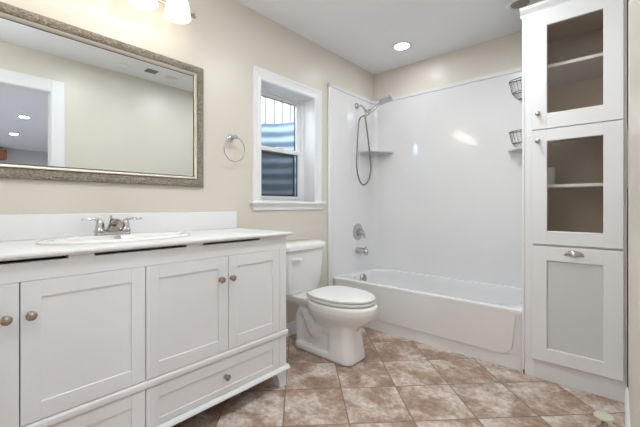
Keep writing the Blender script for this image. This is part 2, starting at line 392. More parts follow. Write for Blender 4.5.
ts = thing('tub_surround', 'glossy white one-piece shower wall surround above the bathtub', 'shower surround', (-1.2, B-.01, TZ))
PT = 2.143                                           # top of the surround
def u_path(o, rc=.06):                              # inside face offset o from the walls
    x0, y1, x1 = L+o, B-o, -.434-o
    p = [(x0, 2.325)]
    p += [(x0, 2.325+(y1-rc-2.325)*i/8) for i in range(1, 9)]
    p += [(x0+rc-rc*math.cos(a), y1-rc+rc*math.sin(a)) for a in [PI/2*i/8 for i in range(1, 9)]]
    p += [(x0+rc+(x1-rc-x0-rc)*i/8, y1) for i in range(1, 9)]
    p += [(x1-rc+rc*math.sin(a), y1-rc+rc*math.cos(a)) for a in [PI/2*i/8 for i in range(1, 9)]]
    p += [(x1, y1-rc-(y1-rc-2.60)*i/4) for i in range(1, 5)]
    return p
inn, out = u_path(.018), u_path(.0008, .03)
bm = nb(); rings = []
for pi_, po in zip(inn, out):
    rings.append([Vector((*pi_, TZ)), Vector((*pi_, PT-.002)), Vector((*po, PT)), Vector((*po, TZ))])
loft(bm, rings); link('wall_panel', bm, M['acrylic'], ts, smooth=True)
bm = nb(); rings = []                                # raised band along the top
i2 = u_path(.026, .055)
for pi_, po in zip(i2, out):
    rings.append([Vector((*pi_, PT-.034)), Vector((*pi_, PT-.003)), Vector((*po, PT+.002)), Vector((*po, PT-.04))])
loft(bm, rings); link('top_band', bm, M['acrylic'], ts, smooth=True)
bm = nb(); box(bm, L+.001, L+.0195, 2.323, 2.385, 0.0, PT-.0, .005, 3); link('front_flange', bm, M['acrylic'], ts, smooth=True)
def corner_shelf(cx, cy, sx, rx, ry, z):
    bm = nb(); rings = []
    for f, zz in ((.55, z-.10), (.82, z-.045), (.97, z-.012), (1.0, z-.004), (.985, z)):
        ring = [Vector((cx, cy, zz))]
        for i in range(13):
            a = PI/2*i/12; ring.append(Vector((cx+sx*rx*f*math.cos(a), cy-ry*f*math.sin(a), zz)))
        rings.append(ring)
    loft(bm, rings[2:] if True else rings); return link('corner_shelf', bm, M['acrylic'], ts, smooth=True)
corner_shelf(L+.019, B-.019, 1, .235, .30, 1.583)
corner_shelf(-.453, B-.019, -1, .215, .19, 1.478)

# shower fittings
PX = L+.018
sh = thing('hand_shower', 'chrome hand shower with square head and looped hose above the bathtub', 'shower head', (PX, 2.75, 1.86))
bm = nb(); lathe(bm, (PX+.0005, 2.752, 2.022), (1, 0, 0), [(0, .032), (.006, .030), (.012, .022), (.02, .012), (.022, .011)], 24); link('flange', bm, M['chrome'], sh, smooth=True)
bm = nb(); tube(bm, smooth_path([(PX+.01, 2.752, 2.022), (PX+.06, 2.748, 2.012), (PX+.10, 2.742, 1.97), (PX+.122, 2.738, 1.94)]), .0095, 12); link('arm', bm, M['chrome'], sh, smooth=True)
bm = nb(); lathe(bm, (PX+.118, 2.739, 1.946), (.55, -.05, -.8), [(0, .014), (.012, .019), (.04, .019), (.05, .013), (.052, .006)], 20)
lathe(bm, (PX+.128, 2.737, 1.925), (.9, -.02, .42), [(0, .014), (.02, .02), (.045, .018), (.05, .013)], 18); link('holder', bm, M['chrome'], sh, smooth=True)
hp0, hp1 = Vector((PX+.112, 2.728, 1.895)), Vector((-1.690, 2.775, 2.000))
bm = nb(); dd = (hp1-hp0)
tube(bm, [hp0, hp0+dd*.2, hp0+dd*.6, hp1, hp1+dd*.12], [.011, .0135, .014, .013, .012], 12); link('handle', bm, M['chrome'], sh, smooth=True)
bm = nb()                                            # square head plate tilted along the handle
HEAD_TILT = 18
ax = dd.normalized(); sd = Vector((.0, 1, 0)); sd = (sd-ax*sd.dot(ax)).normalized(); nn = ax.cross(sd).normalized()
rm = Matrix.Rotation(math.radians(HEAD_TILT), 3, sd)
ax2, nn2 = rm @ ax, rm @ nn
if nn2.z < 0: nn2 = -nn2
cc = hp1+ax*.062
bm2 = nb(); box(bm2, -.060, .060, -.058, .058, -.011, .011, .008, 3)
for v in bm2.verts: v.co = cc+ax2*v.co.x+sd*v.co.y+nn2*v.co.z
bm.free(); hd = link('head', bm2, M['satin'], sh, smooth=True)
bm = nb(); box(bm, -.050, .050, -.048, .048, -.0135, -.0105)
for v in bm.verts: v.co = cc+ax2*v.co.x+sd*v.co.y+nn2*v.co.z
link('spray_face', bm, M['satin'], hd)
hose = smooth_path([(PX+.118, 2.715, 1.90), (PX+.100, 2.655, 1.85), (PX+.105, 2.62, 1.65), (PX+.11, 2.597, 1.42), (PX+.115, 2.63, 1.285), (PX+.115, 2.71, 1.232), (PX+.115, 2.805, 1.30), (PX+.115, 2.83, 1.44), (PX+.115, 2.785, 1.68), (PX+.114, 2.735, 1.89)], 8)
bm = nb(); tube(bm, hose, .0075, 10); link('hose', bm, M['wire'], sh, smooth=True)

va = thing('shower_valve', 'round chrome shower valve with lever above the tub spout', 'shower valve', (PX, 2.774, .77))
bm = nb(); lathe(bm, (PX+.0005, 2.774, .772), (1, 0, 0), [(0, .084), (.004, .083), (.010, .070), (.013, .05), (.015, .045)], 36); link('escutcheon', bm, M['steel'], va, smooth=True)
bm = nb(); lathe(bm, (PX+.012, 2.774, .772), (1, 0, 0), [(0, .036), (.03, .03), (.045, .026), (.05, .018), (.051, .001)], 24)
tube(bm, smooth_path([(PX+.045, 2.778, .770), (PX+.055, 2.79, .755), (PX+.060, 2.797, .735), (PX+.062, 2.80, .71)]), [.014]*7+[.013]*6+[.012]*5+[.008], 12); link('lever', bm, M['steel'], va, smooth=True)
sp = thing('tub_spout', 'chrome tub spout on the shower wall below the valve', 'tub spout', (PX, 2.757, .57))
bm = nb(); rings = []
for h, r, dz in ((0, .030, 0), (.01, .031, 0), (.05, .029, 0), (.09, .027, -.002), (.118, .024, -.006), (.128, .015, -.008)):
    rings.append([Vector((PX+.0005+h, 2.757+r*math.cos(a)*.85, .592+dz+r*math.sin(a))) for a in [2*PI*i/24 for i in range(24)]])
loft(bm, rings); lathe(bm, (PX+.108, 2.757, .582), (0, 0, -1), [(0, .018), (.028, .018), (.03, .014)], 16); body = link('body', bm, M['steel'], sp, smooth=True)
bm = nb(); lathe(bm, (PX+.105, 2.757, .608), (0, 0, 1), [(0, .004), (.016, .004), (.018, .008), (.026, .007), (.028, .001)], 12); link('diverter_knob', bm, M['steel'], sp, smooth=True)

# wire corner baskets
def wire_basket(z0, z1, label):
    cx, cy = -.456, B-.024
    t = thing('wire_basket', label, 'shower basket', (cx-.08, cy-.07, z0), 'corner wire baskets in the shower')
    def arc(r, z, n=10): return [(cx-r*math.cos(a), cy-r*.38*math.sin(a), z) for a in [PI/2*i/n for i in range(n+1)]]
    r1, r0, zm = .205, .14, z1-.63*(z1-z0)
    for nm, r, z, th in (('rim', r1, z1, .0032), ('middle_wire', r1-.022, zm, .0026), ('bottom_wire', r0, z0+.003, .0025)):
        bm = nb(); tube(bm, [(cx, cy, z)]+arc(r, z)+[(cx, cy, z)], th, 6); link(nm, bm, M['wire'], t, smooth=True)
    bm = nb()
    for i in range(0, 9):
        a = PI/2*i/8; d = Vector((-math.cos(a), -.38*math.sin(a), 0))
        tube(bm, [Vector((cx, cy, z1))+d*r1, Vector((cx, cy, zm))+d*(r1-.022), Vector((cx, cy, z0+.003))+d*r0, Vector((cx, cy, z0+.003))+d*.02], .0016, 6)
    link('wire_grid', bm, M['wire'], t, smooth=True)
    return t
wire_basket(1.878, 2.035, 'upper wire corner basket hung high in the shower beside the tall cabinet')
wire_basket(1.4795, 1.625, 'lower wire corner basket standing on the shower corner shelf')

# ------------------------------------------------------------------ linen cabinet
CX0, CX1, CF = -.426, RW-.004, 2.375
c = thing('linen_cabinet', 'tall white built-in cabinet with two glass doors right of the bathtub', 'cabinet', ((CX0+CX1)/2, 2.6, 0))
CB = 2.84; CT = 2.20
bm = nb()
box(bm, CX0, CX0+.018, CF+.02, CB, 0, CT); box(bm, CX1-.018, CX1, CF+.02, CB, 0, CT); box(bm, CX0, CX1, CF+.02, CB, CT-.018, CT); 
box(bm, CX0, CX0+.05, CF, CF+.02, 0, CT, .003, 1); box(bm, CX1-.032, CX1, CF, CF+.02, 0, CT)
for z0, z1 in ((0, .15), (.775, .82), (1.46, 1.50), (2.14, CT)): box(bm, CX0+.05, CX1-.032, CF, CF+.02, z0, z1)
link('face_frame', bm, M['cab'], c)
bm = nb(); box(bm, CX0+.018, CX1-.018, CB-.012, CB-.002, .01, CT-.019); box(bm, CX0+.018, CX0+.022, CF+.021, CB-.012, .01, CT-.019); box(bm, CX1-.022, CX1-.018, CF+.021, CB-.012, .01, CT-.019)
for z in (.12, .79, 1.475, CT-.025): box(bm, CX0+.022, CX1-.022, CF+.021, CB-.012, z-.004, z+.004)
link('interior', bm, M['brown'], c)
bm = nb(); prism(bm, [(CF+.03, CT-.02), (CF-.002, CT-.02), (CF-.006, CT-.005), (CF-.018, CT+.008), (CF-.026, CT+.018), (CF-.026, CT+.034), (CF+.03, CT+.034)], 0, CX0-.022, CX1)
prism(bm, [(CX0+.02, CT-.02), (CX0-.001, CT-.02), (CX0-.004, CT-.005), (CX0-.013, CT+.008), (CX0-.022, CT+.018), (CX0-.022, CT+.034), (CX0+.02, CT+.034)], 1, CF-.0, CB)
link('crown', bm, M['cab'], c)
bm = nb(); box(bm, CX0-.0135, CX0-.0008, CF-.001, CF+.0135, 0, CT-.02, .002, 1); link('filler_strip', bm, M['trim'], c)
for z in (1.872, 1.150):
    bm = nb(); box(bm, CX0+.022, CX1-.022, CF+.06, CB-.014, z-.009, z+.009, .001, 1); link('shelf', bm, M['cab'], c)
def frame_door(z0, z1, oz0, oz1, glazed):
    x0, x1, ox0, ox1, y0, y1 = -.388, .024, -.309, -.057, CF-.023, CF-.001
    bm = nb()
    # one ring-shaped frame: four members
    box(bm, x0, ox0, y0, y1, z0, z1, .0025, 1); box(bm, ox1, x1, y0, y1, z0, z1, .0025, 1)
    box(bm, ox0-.003, ox1+.003, y0+.0004, y1, z0, oz0, .0025, 1); box(bm, ox0-.003, ox1+.003, y0+.0004, y1, oz1, z1, .0025, 1)
    d = link('door', bm, M['cab'], c)
    bm = nb(); box(bm, ox0+.0005, ox1-.0005, y0+.010, y0+.014, oz0+.0005, oz1-.0005)
    link('glass_pane' if glazed else 'inset_panel', bm, M['cabglass'] if glazed else M['frost'], d)
    return d
def knob(parent, p, axis, r=.0145):
    bm = nb(); lathe(bm, p, axis, [(0, r*.75), (.003, r*.7), (.006, r*.42), (.012, r*.40), (.016, r*.8), (.021, r), (.025, r*.92), (.028, r*.6), (.029, .0005)], 20)
    return link('knob', bm, M['nickel'], parent, smooth=True)
d1 = frame_door(1.483, 2.178, 1.572, 2.088, True); d2 = frame_door(.805, 1.478, .884, 1.410, True); d3 = frame_door(.118, .793, .196, .711, False)
for o, l in ((d1, 'topmost glass door with a knob at its lower left'), (d2, 'middle glass door with a knob at its upper left'), (d3, 'bottom door with a grey inset panel and a cup pull')): o['label'] = l
knob(d1, (-.352, CF-.0228, 1.574), (0, -1, 0)); knob(d2, (-.352, CF-.0228, 1.412), (0, -1, 0))
bm = nb(); rings = []                                # cup pull
pxc, pz, py = -.182, .747, CF-.0228
for i in range(9):
    a = PI*i/8*.5; ring = []
    for j in range(17):
        b = PI*j/16; ring.append(Vector((pxc+.046*math.cos(b)*math.cos(a*.98), py-.024*math.sin(a)*math.sin(b)**.8*1.0-.0003, pz+.034*math.sin(b)*math.cos(a))))
    rings.append(ring)
loft(bm, rings, False, False, closed=False); bmesh.ops.remove_doubles(bm, verts=bm.verts, dist=.0004)
o = link('cup_pull', bm, M['steel'], d3, smooth=True); sm = o.modifiers.new('thick', 'SOLIDIFY'); sm.thickness = .002
bm = nb(); box(bm, CX0-.0085, CX0-.0008, CF-.003, CF-.0012, .004, .03); o = link('bare_wood_chip', bm, M['wood'], c); o['label'] = 'rust brown chip at the foot of the filler strip'
bm = nb(); box(bm, RW-.0045, RW-.0015, CF-.012, CF+.001, 1.12, 1.44); o = link('caulk_bead', bm, M['caulk'], c); o['label'] = 'yellowed caulk line beside the wall'
pr = thing('paper_roll', 'white cylindrical roll on the shelf behind the middle glass door', 'roll', (-.345, 2.60, 1.1595))
bm = nb(); lathe(bm, (-.345, 2.60, 1.1595), (0, 0, 1), [(0, .046), (.002, .048), (.112, .048), (.114, .046), (.114, .021), (.06, .020)], 28); link('body', bm, M['paper'], pr, smooth=True)

# ------------------------------------------------------------------ door stop
ds = thing('door_stop', 'low floor door stop with cream cap by the right baseboard', 'door stop', (-.047, 2.035, 0))
bm = nb(); lathe(bm, (-.047, 2.035, 0), (0, 0, 1), [(0, .026), (.004, .026), (.008, .016), (.02, .012), (.036, .012), (.044, .02), (.05, .024)], 24); link('stem', bm, M['nickel'], ds, smooth=True)
bm = nb(); lathe(bm, (-.047, 2.035, .05), (0, 0, 1), [(0, .030), (.002, .037), (.008, .038), (.012, .035), (.013, .001)], 28); link('cap', bm, M['rubber'], ds, smooth=True)

# ------------------------------------------------------------------ toilet
YC = 1.83
t = thing('toilet', 'white two-piece toilet with closed lid between the vanity and the bathtub', 'toilet', (-1.56, YC, 0))
def egg(xb, xf, hw, z, n=48, p=2.0, sq=.0):
    xc = xb+(xf-xb)*.44; out = []
    for i in range(n):
        a = 2*PI*i/n; cx_, sy = math.cos(a), math.sin(a)
        rx = (xf-xc) if cx_ > 0 else (xc-xb)
        e = 2/p if cx_ > 0 else 2/(p+sq)
        out.append(Vector((xc+rx*math.copysign(abs(cx_)**e, cx_), YC+hw*math.copysign(abs(sy)**e, sy), z)))
    return out
bm = nb()
loft(bm, [egg(-1.62, -1.31, .085, .16), egg(-1.64, -1.285, .100, .21), egg(-1.655, -1.25, .118, .238), egg(-1.67, -1.205, .146, .270), egg(-1.685, -1.172, .170, .302), egg(-1.69, -1.156, .184, .330), egg(-1.69, -1.152, .188, .342), egg(-1.69, -1.150, .189, .374), egg(-1.69, -1.156, .185, .384), egg(-1.68, -1.17, .174, .388)])
loft(bm, [rrect(-1.935, -1.60, YC-.085, YC+.085, .03, .30), rrect(-1.94, -1.58, YC-.115, YC+.115, .03, .335), rrect(-1.94, -1.58, YC-.125, YC+.125, .03, .36), rrect(-1.94, -1.58, YC-.125, YC+.125, .03, .380)])
def col(x0, x1, hw, z): return rrect(x0, x1, YC-hw, YC+hw, min(hw, (x1-x0)/2)*.62, z)
loft(bm, [col(-1.485, -1.270, .116, 0.002), col(-1.485, -1.270, .116, .02), col(-1.48, -1.280, .111, .08), col(-1.48, -1.292, .104, .16), col(-1.485, -1.295, .104, .25)])
loft(bm, [rrect(-1.79, -1.31, YC-.114, YC+.114, .06, .002), rrect(-1.79, -1.31, YC-.114, YC+.114, .06, .038), rrect(-1.78, -1.32, YC-.106, YC+.106, .055, .05)])
box(bm, -1.765, -1.45, YC-.076, YC+.076, .01, .34)
for s in (-1, 1):
    tube(bm, smooth_path([(-1.46, YC+s*.055, .27), (-1.53, YC+s*.055, .20), (-1.585, YC+s*.058, .145), (-1.625, YC+s*.058, .15), (-1.655, YC+s*.058, .21), (-1.70, YC+s*.058, .275), (-1.745, YC+s*.055, .245), (-1.755, YC+s*.05, .16), (-1.75, YC+s*.048, .05)], 6), .043, 14)
o = link('bowl', bm, M['porcelain'], t, smooth='all')
r = o.modifiers.new('fuse', 'REMESH'); r.mode = 'VOXEL'; r.voxel_size = .0065; r.use_smooth_shade = True
s = o.modifiers.new('soft', 'SMOOTH'); s.factor = .5; s.iterations = 6
for s in (-1, 1):
    bm = nb(); lathe(bm, (-1.625, YC+s*.090, .046), (0, 0, 1), [(0, .014), (.010, .0135), (.018, .009), (.021, .001)], 16); link('bolt_cap', bm, M['porcelain'], t, smooth=True)
bm = nb(); loft(bm, [egg(-1.615, -1.190, .164, .3885, sq=1.0), egg(-1.620, -1.184, .170, .3945, sq=1.0), egg(-1.632, -1.170, .183, .396, sq=1.0), egg(-1.632, -1.170, .183, .407, sq=1.0), egg(-1.622, -1.180, .174, .411, sq=1.0)]); link('seat', bm, M['plastic'], t, smooth=True)
bm = nb(); loft(bm, [egg(-1.612, -1.194, .160, .4115, sq=1.0), egg(-1.618, -1.186, .167, .4165, sq=1.0), egg(-1.630, -1.173, .180, .418, sq=1.0), egg(-1.630, -1.173, .180, .428, sq=1.0), egg(-1.624, -1.180, .174, .434, sq=1.0), egg(-1.60, -1.21, .15, .4385, sq=1.0), egg(-1.56, -1.27, .09, .441, sq=1.0)]); link('lid', bm, M['plastic'], t, smooth=True)
for s in (-1, 1):
    bm = nb(); box(bm, -1.665, -1.622, YC+s*.075-.02, YC+s*.075+.02, .383, .416, .006, 3); link('hinge', bm, M['plastic'], t, smooth=True)
bm = nb()
def tk(x1, hw, z, bow=.0): return [Vector((p.x+(bow*(1-((p.y-YC)/hw)**2) if p.x > -1.85 else 0), p.y, p.z)) for p in rrect(-1.945, x1, YC-hw, YC+hw, .035, z, 10)]
loft(bm, [tk(-1.80, .155, .372), tk(-1.778, .176, .384), tk(-1.762, .193, .46, .004), tk(-1.751, .203, .60, .006), tk(-1.746, .205, .700, .008)]); link('tank', bm, M['porcelain'], t, smooth=True)
bm = nb(); loft(bm, [tk(-1.744, .207, .7005, .008), tk(-1.730, .215, .708, .010), tk(-1.728, .216, .734, .010), tk(-1.736, .210, .748, .010), tk(-1.755, .192, .756, .008), tk(-1.80, .15, .760, .004)]); link('tank_lid', bm, M['porcelain'], t, smooth=True)
bm = nb(); ly, lz, lx = YC-.145, .643, -1.749
lathe(bm, (lx-.004, ly, lz), (1, 0, 0), [(0, .017), (.010, .016), (.014, .011), (.02, .008)], 16)
tube(bm, smooth_path([(lx+.017, ly, lz), (lx+.021, ly+.02, lz+.001), (lx+.024, ly+.045, lz-.002), (lx+.024, ly+.062, lz-.004)], 4), [.010]*4+[.0105]*4+[.012]*4+[.008], 10); link('flush_lever', bm, M['plastic'], t, smooth=True)

# ------------------------------------------------------------------ vanity
VY0, VY1, VF = -.265, 1.325, -1.430
v = thing('vanity_cabinet', 'long white shaker vanity cabinet with doors and bottom drawers on the left wall', 'vanity', ((L+VF)/2, (VY0+VY1)/2, 0))
bm = nb(); bx = VF-.025
box(bm, L+.003, bx, VY0, VY0+.018, .10, .848); box(bm, L+.003, bx, VY1-.018, VY1, .10, .848); box(bm, L+.003, L+.02, VY0+.018, VY1-.018, .10, .848); box(bm, L+.02, bx, VY0+.018, VY1-.018, .11, .128)
box(bm, bx-.012, bx, VY0+.018, VY1-.018, .128, .80)
box(bm, bx, VF, VY0, VY1, .787, .848); box(bm, bx, VF, 1.278, VY1, .115, .787); box(bm, bx, VF, VY0, VY0+.047, .115, .787); box(bm, bx, VF, VY0+.047, 1.278, .288, .322)
for a, b in ((VY0, VY0+.05), (.300, .378), (.730, .807), (1.137, VY1)): box(bm, bx, VF-.001, a, b, .848, .8595)
link('carcass', bm, M['cab'], v)
def shaker(name, y0, y1, z0, z1, st=.052, rt=.055, rb=.06):
    bm = nb(); x0, x1 = bx+.001, VF+.0015; g = .0016
    y0 += g; y1 -= g
    box(bm, x0, x1, y0, y0+st, z0, z1, .0015, 1); box(bm, x0, x1, y1-st, y1, z0, z1, .0015, 1)
    box(bm, x0, x1-.0004, y0+st-.001, y1-st+.001, z0, z0+rb, .0015, 1); box(bm, x0, x1-.0004, y0+st-.001, y1-st+.001, z1-rt, z1, .0015, 1)
    box(bm, x0, x1-.0045, y0+st-.002, y1-st+.002, z0+rb-.002, z1-rt+.002)
    return link(name, bm, M['cab'], v)
ze0, ze1 = .3245, .785
for y0, y1, ky in ((-.216, .172, .138), (.172, .555, .198), (.555, .941, .896), (.941, 1.277, .957)):
    d = shaker('door', y0, y1, ze0, ze1); knob(d, (VF+.0012, ky, .677), (1, 0, 0), .0155)
for y0, y1 in ((-.216, .555), (.555, 1.277)):
    d = shaker('drawer', y0, y1, .119, .2865, .052, .05, .03); knob(d, (VF+.0012, (y0+y1)/2+.008, .202), (1, 0, 0), .0155)
bm = nb(); prism(bm, [(VF-.01, .292), (VF+.004, .292), (VF+.007, .298), (VF+.007, .313), (VF+.004, .319), (VF-.01, .319)], 1, VY0-.004, VY1+.010); link('rail_moulding', bm, M['cab'], v)
bm = nb(); prism(bm, [(VF-.02, .094), (VF+.012, .094), (VF+.018, .100), (VF+.014, .108), (VF+.004, .118), (VF-.02, .118)], 1, VY0-.014, VY1+.016); link('base_moulding', bm, M['cab'], v)
def foot(y0, y1, s):
    bm = nb(); i = 1 if s > 0 else -1
    # front face outline: outer edge straight, inner edge sloping with a small bracket
    o, n = (y1, y0) if s > 0 else (y0, y1)
    poly = [(o, .094), (o-i*.004, 0), (n+i*.018, 0), (n+i*.006, .06), (n-i*.004, .080), (n-i*.018, .094)]
    prism(bm, poly, 0, VF-.055, VF+.002, .002); return link('leg', bm, M['cab'], v)
foot(1.262, VY1+.004, 1); foot(VY0-.004, VY0+.06, -1)
for y0, y1 in ((VY1-.05, VY1), (VY0, VY0+.05)):
    bm = nb(); box(bm, L+.005, L+.055, y0, y1, 0, .0995); link('leg', bm, M['cab'], v)
bm = nb(); box(bm, VF-.075, VF-.06, VY0+.02, VY1-.02, .075, .0995); link('toe_board', bm, M['cab'], v)

# countertop with an oval cut-out and a backsplash
SXC, SYC, SA, SB = -1.700, .562, .308, .186         # sink centre, half length (Y), half depth (X)
ct = thing('countertop', 'long white countertop with backsplash on the vanity cabinet', 'countertop', ((L+VF)/2, .53, .86))
X0, X1, Y0, Y1, Z0, Z1 = L+.002, -1.408, -.29, 1.362, .8600, .880
def rect_hit(a, dx=0., z=0.):
    c_, s_ = math.cos(a), math.sin(a); ts_ = []
    if c_ > 1e-9: ts_.append((X1+dx-SXC)/c_)
    if c_ < -1e-9: ts_.append((X0-SXC)/c_)
    if s_ > 1e-9: ts_.append((Y1+dx-SYC)/s_)
    if s_ < -1e-9: ts_.append((Y0-dx-SYC)/s_)
    q = min(ts_); return Vector((SXC+c_*q, SYC+s_*q, z))
angs = sorted([2*PI*i/96 for i in range(96)]+[math.atan2(yy-SYC, xx-SXC) % (2*PI) for xx in (X0, X1) for yy in (Y0, Y1)])
ell = lambda f, z: [Vector((SXC+SB*f*math.cos(a), SYC+SA*f*math.sin(a), z)) for a in angs]
rct = lambda dx, z: [rect_hit(a, dx, z) for a in angs]
bm = nb(); loft(bm, [ell(.93, Z0), rct(-.012, Z0), rct(-.004, Z0+.003), rct(-.003, Z0+.007), rct(0, Z0+.010), rct(0, Z1-.005), rct(-.002, Z1-.0015), rct(-.006, Z1), ell(.93, Z1), ell(.93, Z0)], False, False)
bmesh.ops.remove_doubles(bm, verts=bm.verts, dist=1e-6)
link('slab', bm, M['counter'], ct, smooth=True)
bm = nb(); box(bm, L+.002, L+.022, Y0, 1.345, Z1, .993, .004, 3); link('backsplash', bm, M['counter'], ct, smooth=True)
sk = thing('sink_basin', 'white oval drop-in sink set in the vanity countertop', 'sink', (SXC, SYC, .78))
def el(fx, fy, z, dx=0): return [Vector((SXC+dx+fx*math.cos(a), SYC+fy*math.sin(a), z)) for a in [2*PI*i/72 for i in range(72)]]
bm = nb(); dxo = .018                                # bowl is offset forward, leaving a faucet ledge behind
loft(bm, [el(SB, SA, Z1+.0004), el(SB+.001, SA+.001, Z1+.006), el(SB-.004, SA-.004, Z1+.012), el(SB-.014, SA-.014, Z1+.0145), el(SB-.055, SA-.045, Z1+.0115, dxo), el(SB-.065, SA-.056, Z1+.002, dxo), el(SB-.075, SA-.07, .85, dxo), el(SB-.10, SA-.11, .80, dxo), el(SB-.135, SA-.18, .768, dxo), el(.02, .02, .765, dxo), el(.02, .02, .758, dxo),
           el(SB-.13, SA-.175, .760, dxo), el(SB-.093, SA-.10, .795, dxo), el(SB-.066, SA-.062, .85, dxo), el(SB-.06, SA-.05, Z1-.01, dxo), el(SB-.02, SA-.02, Z1-.004)], False, False)
link('bowl', bm, M['porcelain'], sk, smooth=True)
bm = nb(); lathe(bm, (SXC+dxo, SYC, .7655), (0, 0, 1), [(0, .024), (.003, .024), (.005, .017), (.012, .016), (.014, .001)], 20); link('drain_stopper', bm, M['steel'], sk, smooth=True)
bm = nb(); lathe(bm, (SXC+dxo-(SB-.069), SYC+.01, .875), (1, 0, .25), [(-.004, .015), (.002, .015), (.003, .010), (.0032, .001)], 16); link('overflow_ring', bm, M['steel'], sk, smooth=True)
# faucet
FX, FY, FZ = SXC-SB+.044, .563, Z1+.0135
f = thing('faucet', 'two-handle chrome faucet on the back rim of the oval sink', 'faucet', (FX, FY, FZ))
bm = nb(); loft(bm, [rrect(FX-.024, FX+.024, FY-.078, FY+.078, .0235, FZ), rrect(FX-.024, FX+.024, FY-.078, FY+.078, .0235, FZ+.010), rrect(FX-.020, FX+.020, FY-.074, FY+.074, .0195, FZ+.014)]); link('base_plate', bm, M['chrome'], f, smooth=True)
for s in (-1, 1):
    y = FY+s*.055
    bm = nb(); lathe(bm, (FX, y, FZ+.012), (0, 0, 1), [(0, .026), (.008, .0255), (.014, .020), (.028, .0185), (.045, .0165), (.054, .013), (.060, .007), (.062, .001)], 24); h_ = link('handle', bm, M['chrome'], f, smooth=True)
    bm = nb(); tube(bm, smooth_path([(FX, y, FZ+.070), (FX+.004, y+s*.03, FZ+.075), (FX+.008, y+s*.055, FZ+.071), (FX+.010, y+s*.075, FZ+.075)], 4), [.008]*4+[.0062]*4+[.0058]*4+[.007], 10); link('lever', bm, M['chrome'], h_, smooth=True)
bm = nb()
loft(bm, [[Vector((FX+x_+rx*math.cos(a), FY+ry*math.sin(a), FZ+z_+tl*rx*math.cos(a))) for a in [2*PI*i/24 for i in range(24)]] for x_, z_, rx, ry, tl in (
    (.000, .008, .026, .034, 0), (.000, .014, .025, .033, 0), (.004, .030, .023, .027, 0), (.010, .046, .022, .022, -.25), (.022, .058, .020, .0195, -.9))], True, False)
pth = smooth_path([(FX+.010, FY, FZ+.046), (FX+.030, FY, FZ+.057), (FX+.055, FY, FZ+.060), (FX+.080, FY, FZ+.055), (FX+.098, FY, FZ+.045)], 5)
n_ = len(pth); tube(bm, pth, [.0195-.006*i/(n_-1) for i in range(n_)], 18); link('spout', bm, M['nickel'], f, smooth=True)
bm = nb(); lathe(bm, (FX-.030, FY, FZ+.001), (0, 0, 1), [(0, .003), (.075, .003), (.078, .006), (.088, .006), (.09, .001)], 12); link('lift_rod', bm, M['chrome'], f, smooth=True)

# ------------------------------------------------------------------ mirror
my0, my1, mz0, mz1 = -.04, 1.10, 1.148, 1.890
mr = thing('wall_mirror', 'large mirror in a carved silver frame above the sink', 'mirror', (L, (my0+my1)/2, mz0))
def frame_loft(prof):
    bm = nb()
    R = [[Vector((L+h, y, z)) for o, h in prof for y, z in ((sy(o), sz(o)),)] for sy, sz in (
        (lambda o: my0+o, lambda o: mz0+o), (lambda o: my1-o, lambda o: mz0+o), (lambda o: my1-o, lambda o: mz1-o), (lambda o: my0+o, lambda o: mz1-o))]
    R.append(R[0]); loft(bm, R, False, False); bmesh.ops.remove_doubles(bm, verts=bm.verts, dist=1e-6); return bm
link('frame', frame_loft([(0, .001), (0, .018), (.006, .026), (.018, .030), (.032, .028), (.042, .022), (.044, .016), (.044, .001)]), M['silver'], mr)
link('inner_lip', frame_loft([(.0442, .001), (.0442, .021), (.048, .026), (.054, .024), (.060, .016), (.062, .0105), (.062, .001)]), M['lip'], mr, smooth=True)
link('inner_bead', frame_loft([(.0622, .001), (.0622, .0125), (.0655, .0122), (.0655, .001)]), M['dark'], mr)
bm = nb(); box(bm, L+.004, L+.011, my0+.064, my1-.064, mz0+.064, mz1-.064); link('glass', bm, M['mirror'], mr)

# ------------------------------------------------------------------ towel ring
tr = thing('towel_ring', 'round chrome towel ring on the wall between mirror and window', 'towel ring', (L, 1.305, 1.487))
bm = nb(); lathe(bm, (L+.0005, 1.305, 1.487), (1, 0, 0), [(0, .026), (.006, .026), (.012, .020), (.016, .012), (.045, .010), (.052, .014), (.066, .014), (.072, .009), (.073, .001)], 24); link('post', bm, M['chrome'], tr, smooth=True)
bm = nb(); tube(bm, [(L+.060+.012*(math.cos(a)-1)*.5, 1.305+.08*math.sin(a), 1.407+.08*math.cos(a)) for a in [2*PI*i/48 for i in range(48)]], .0042, 10, closed=True); link('ring', bm, M['chrome'], tr, smooth=True)

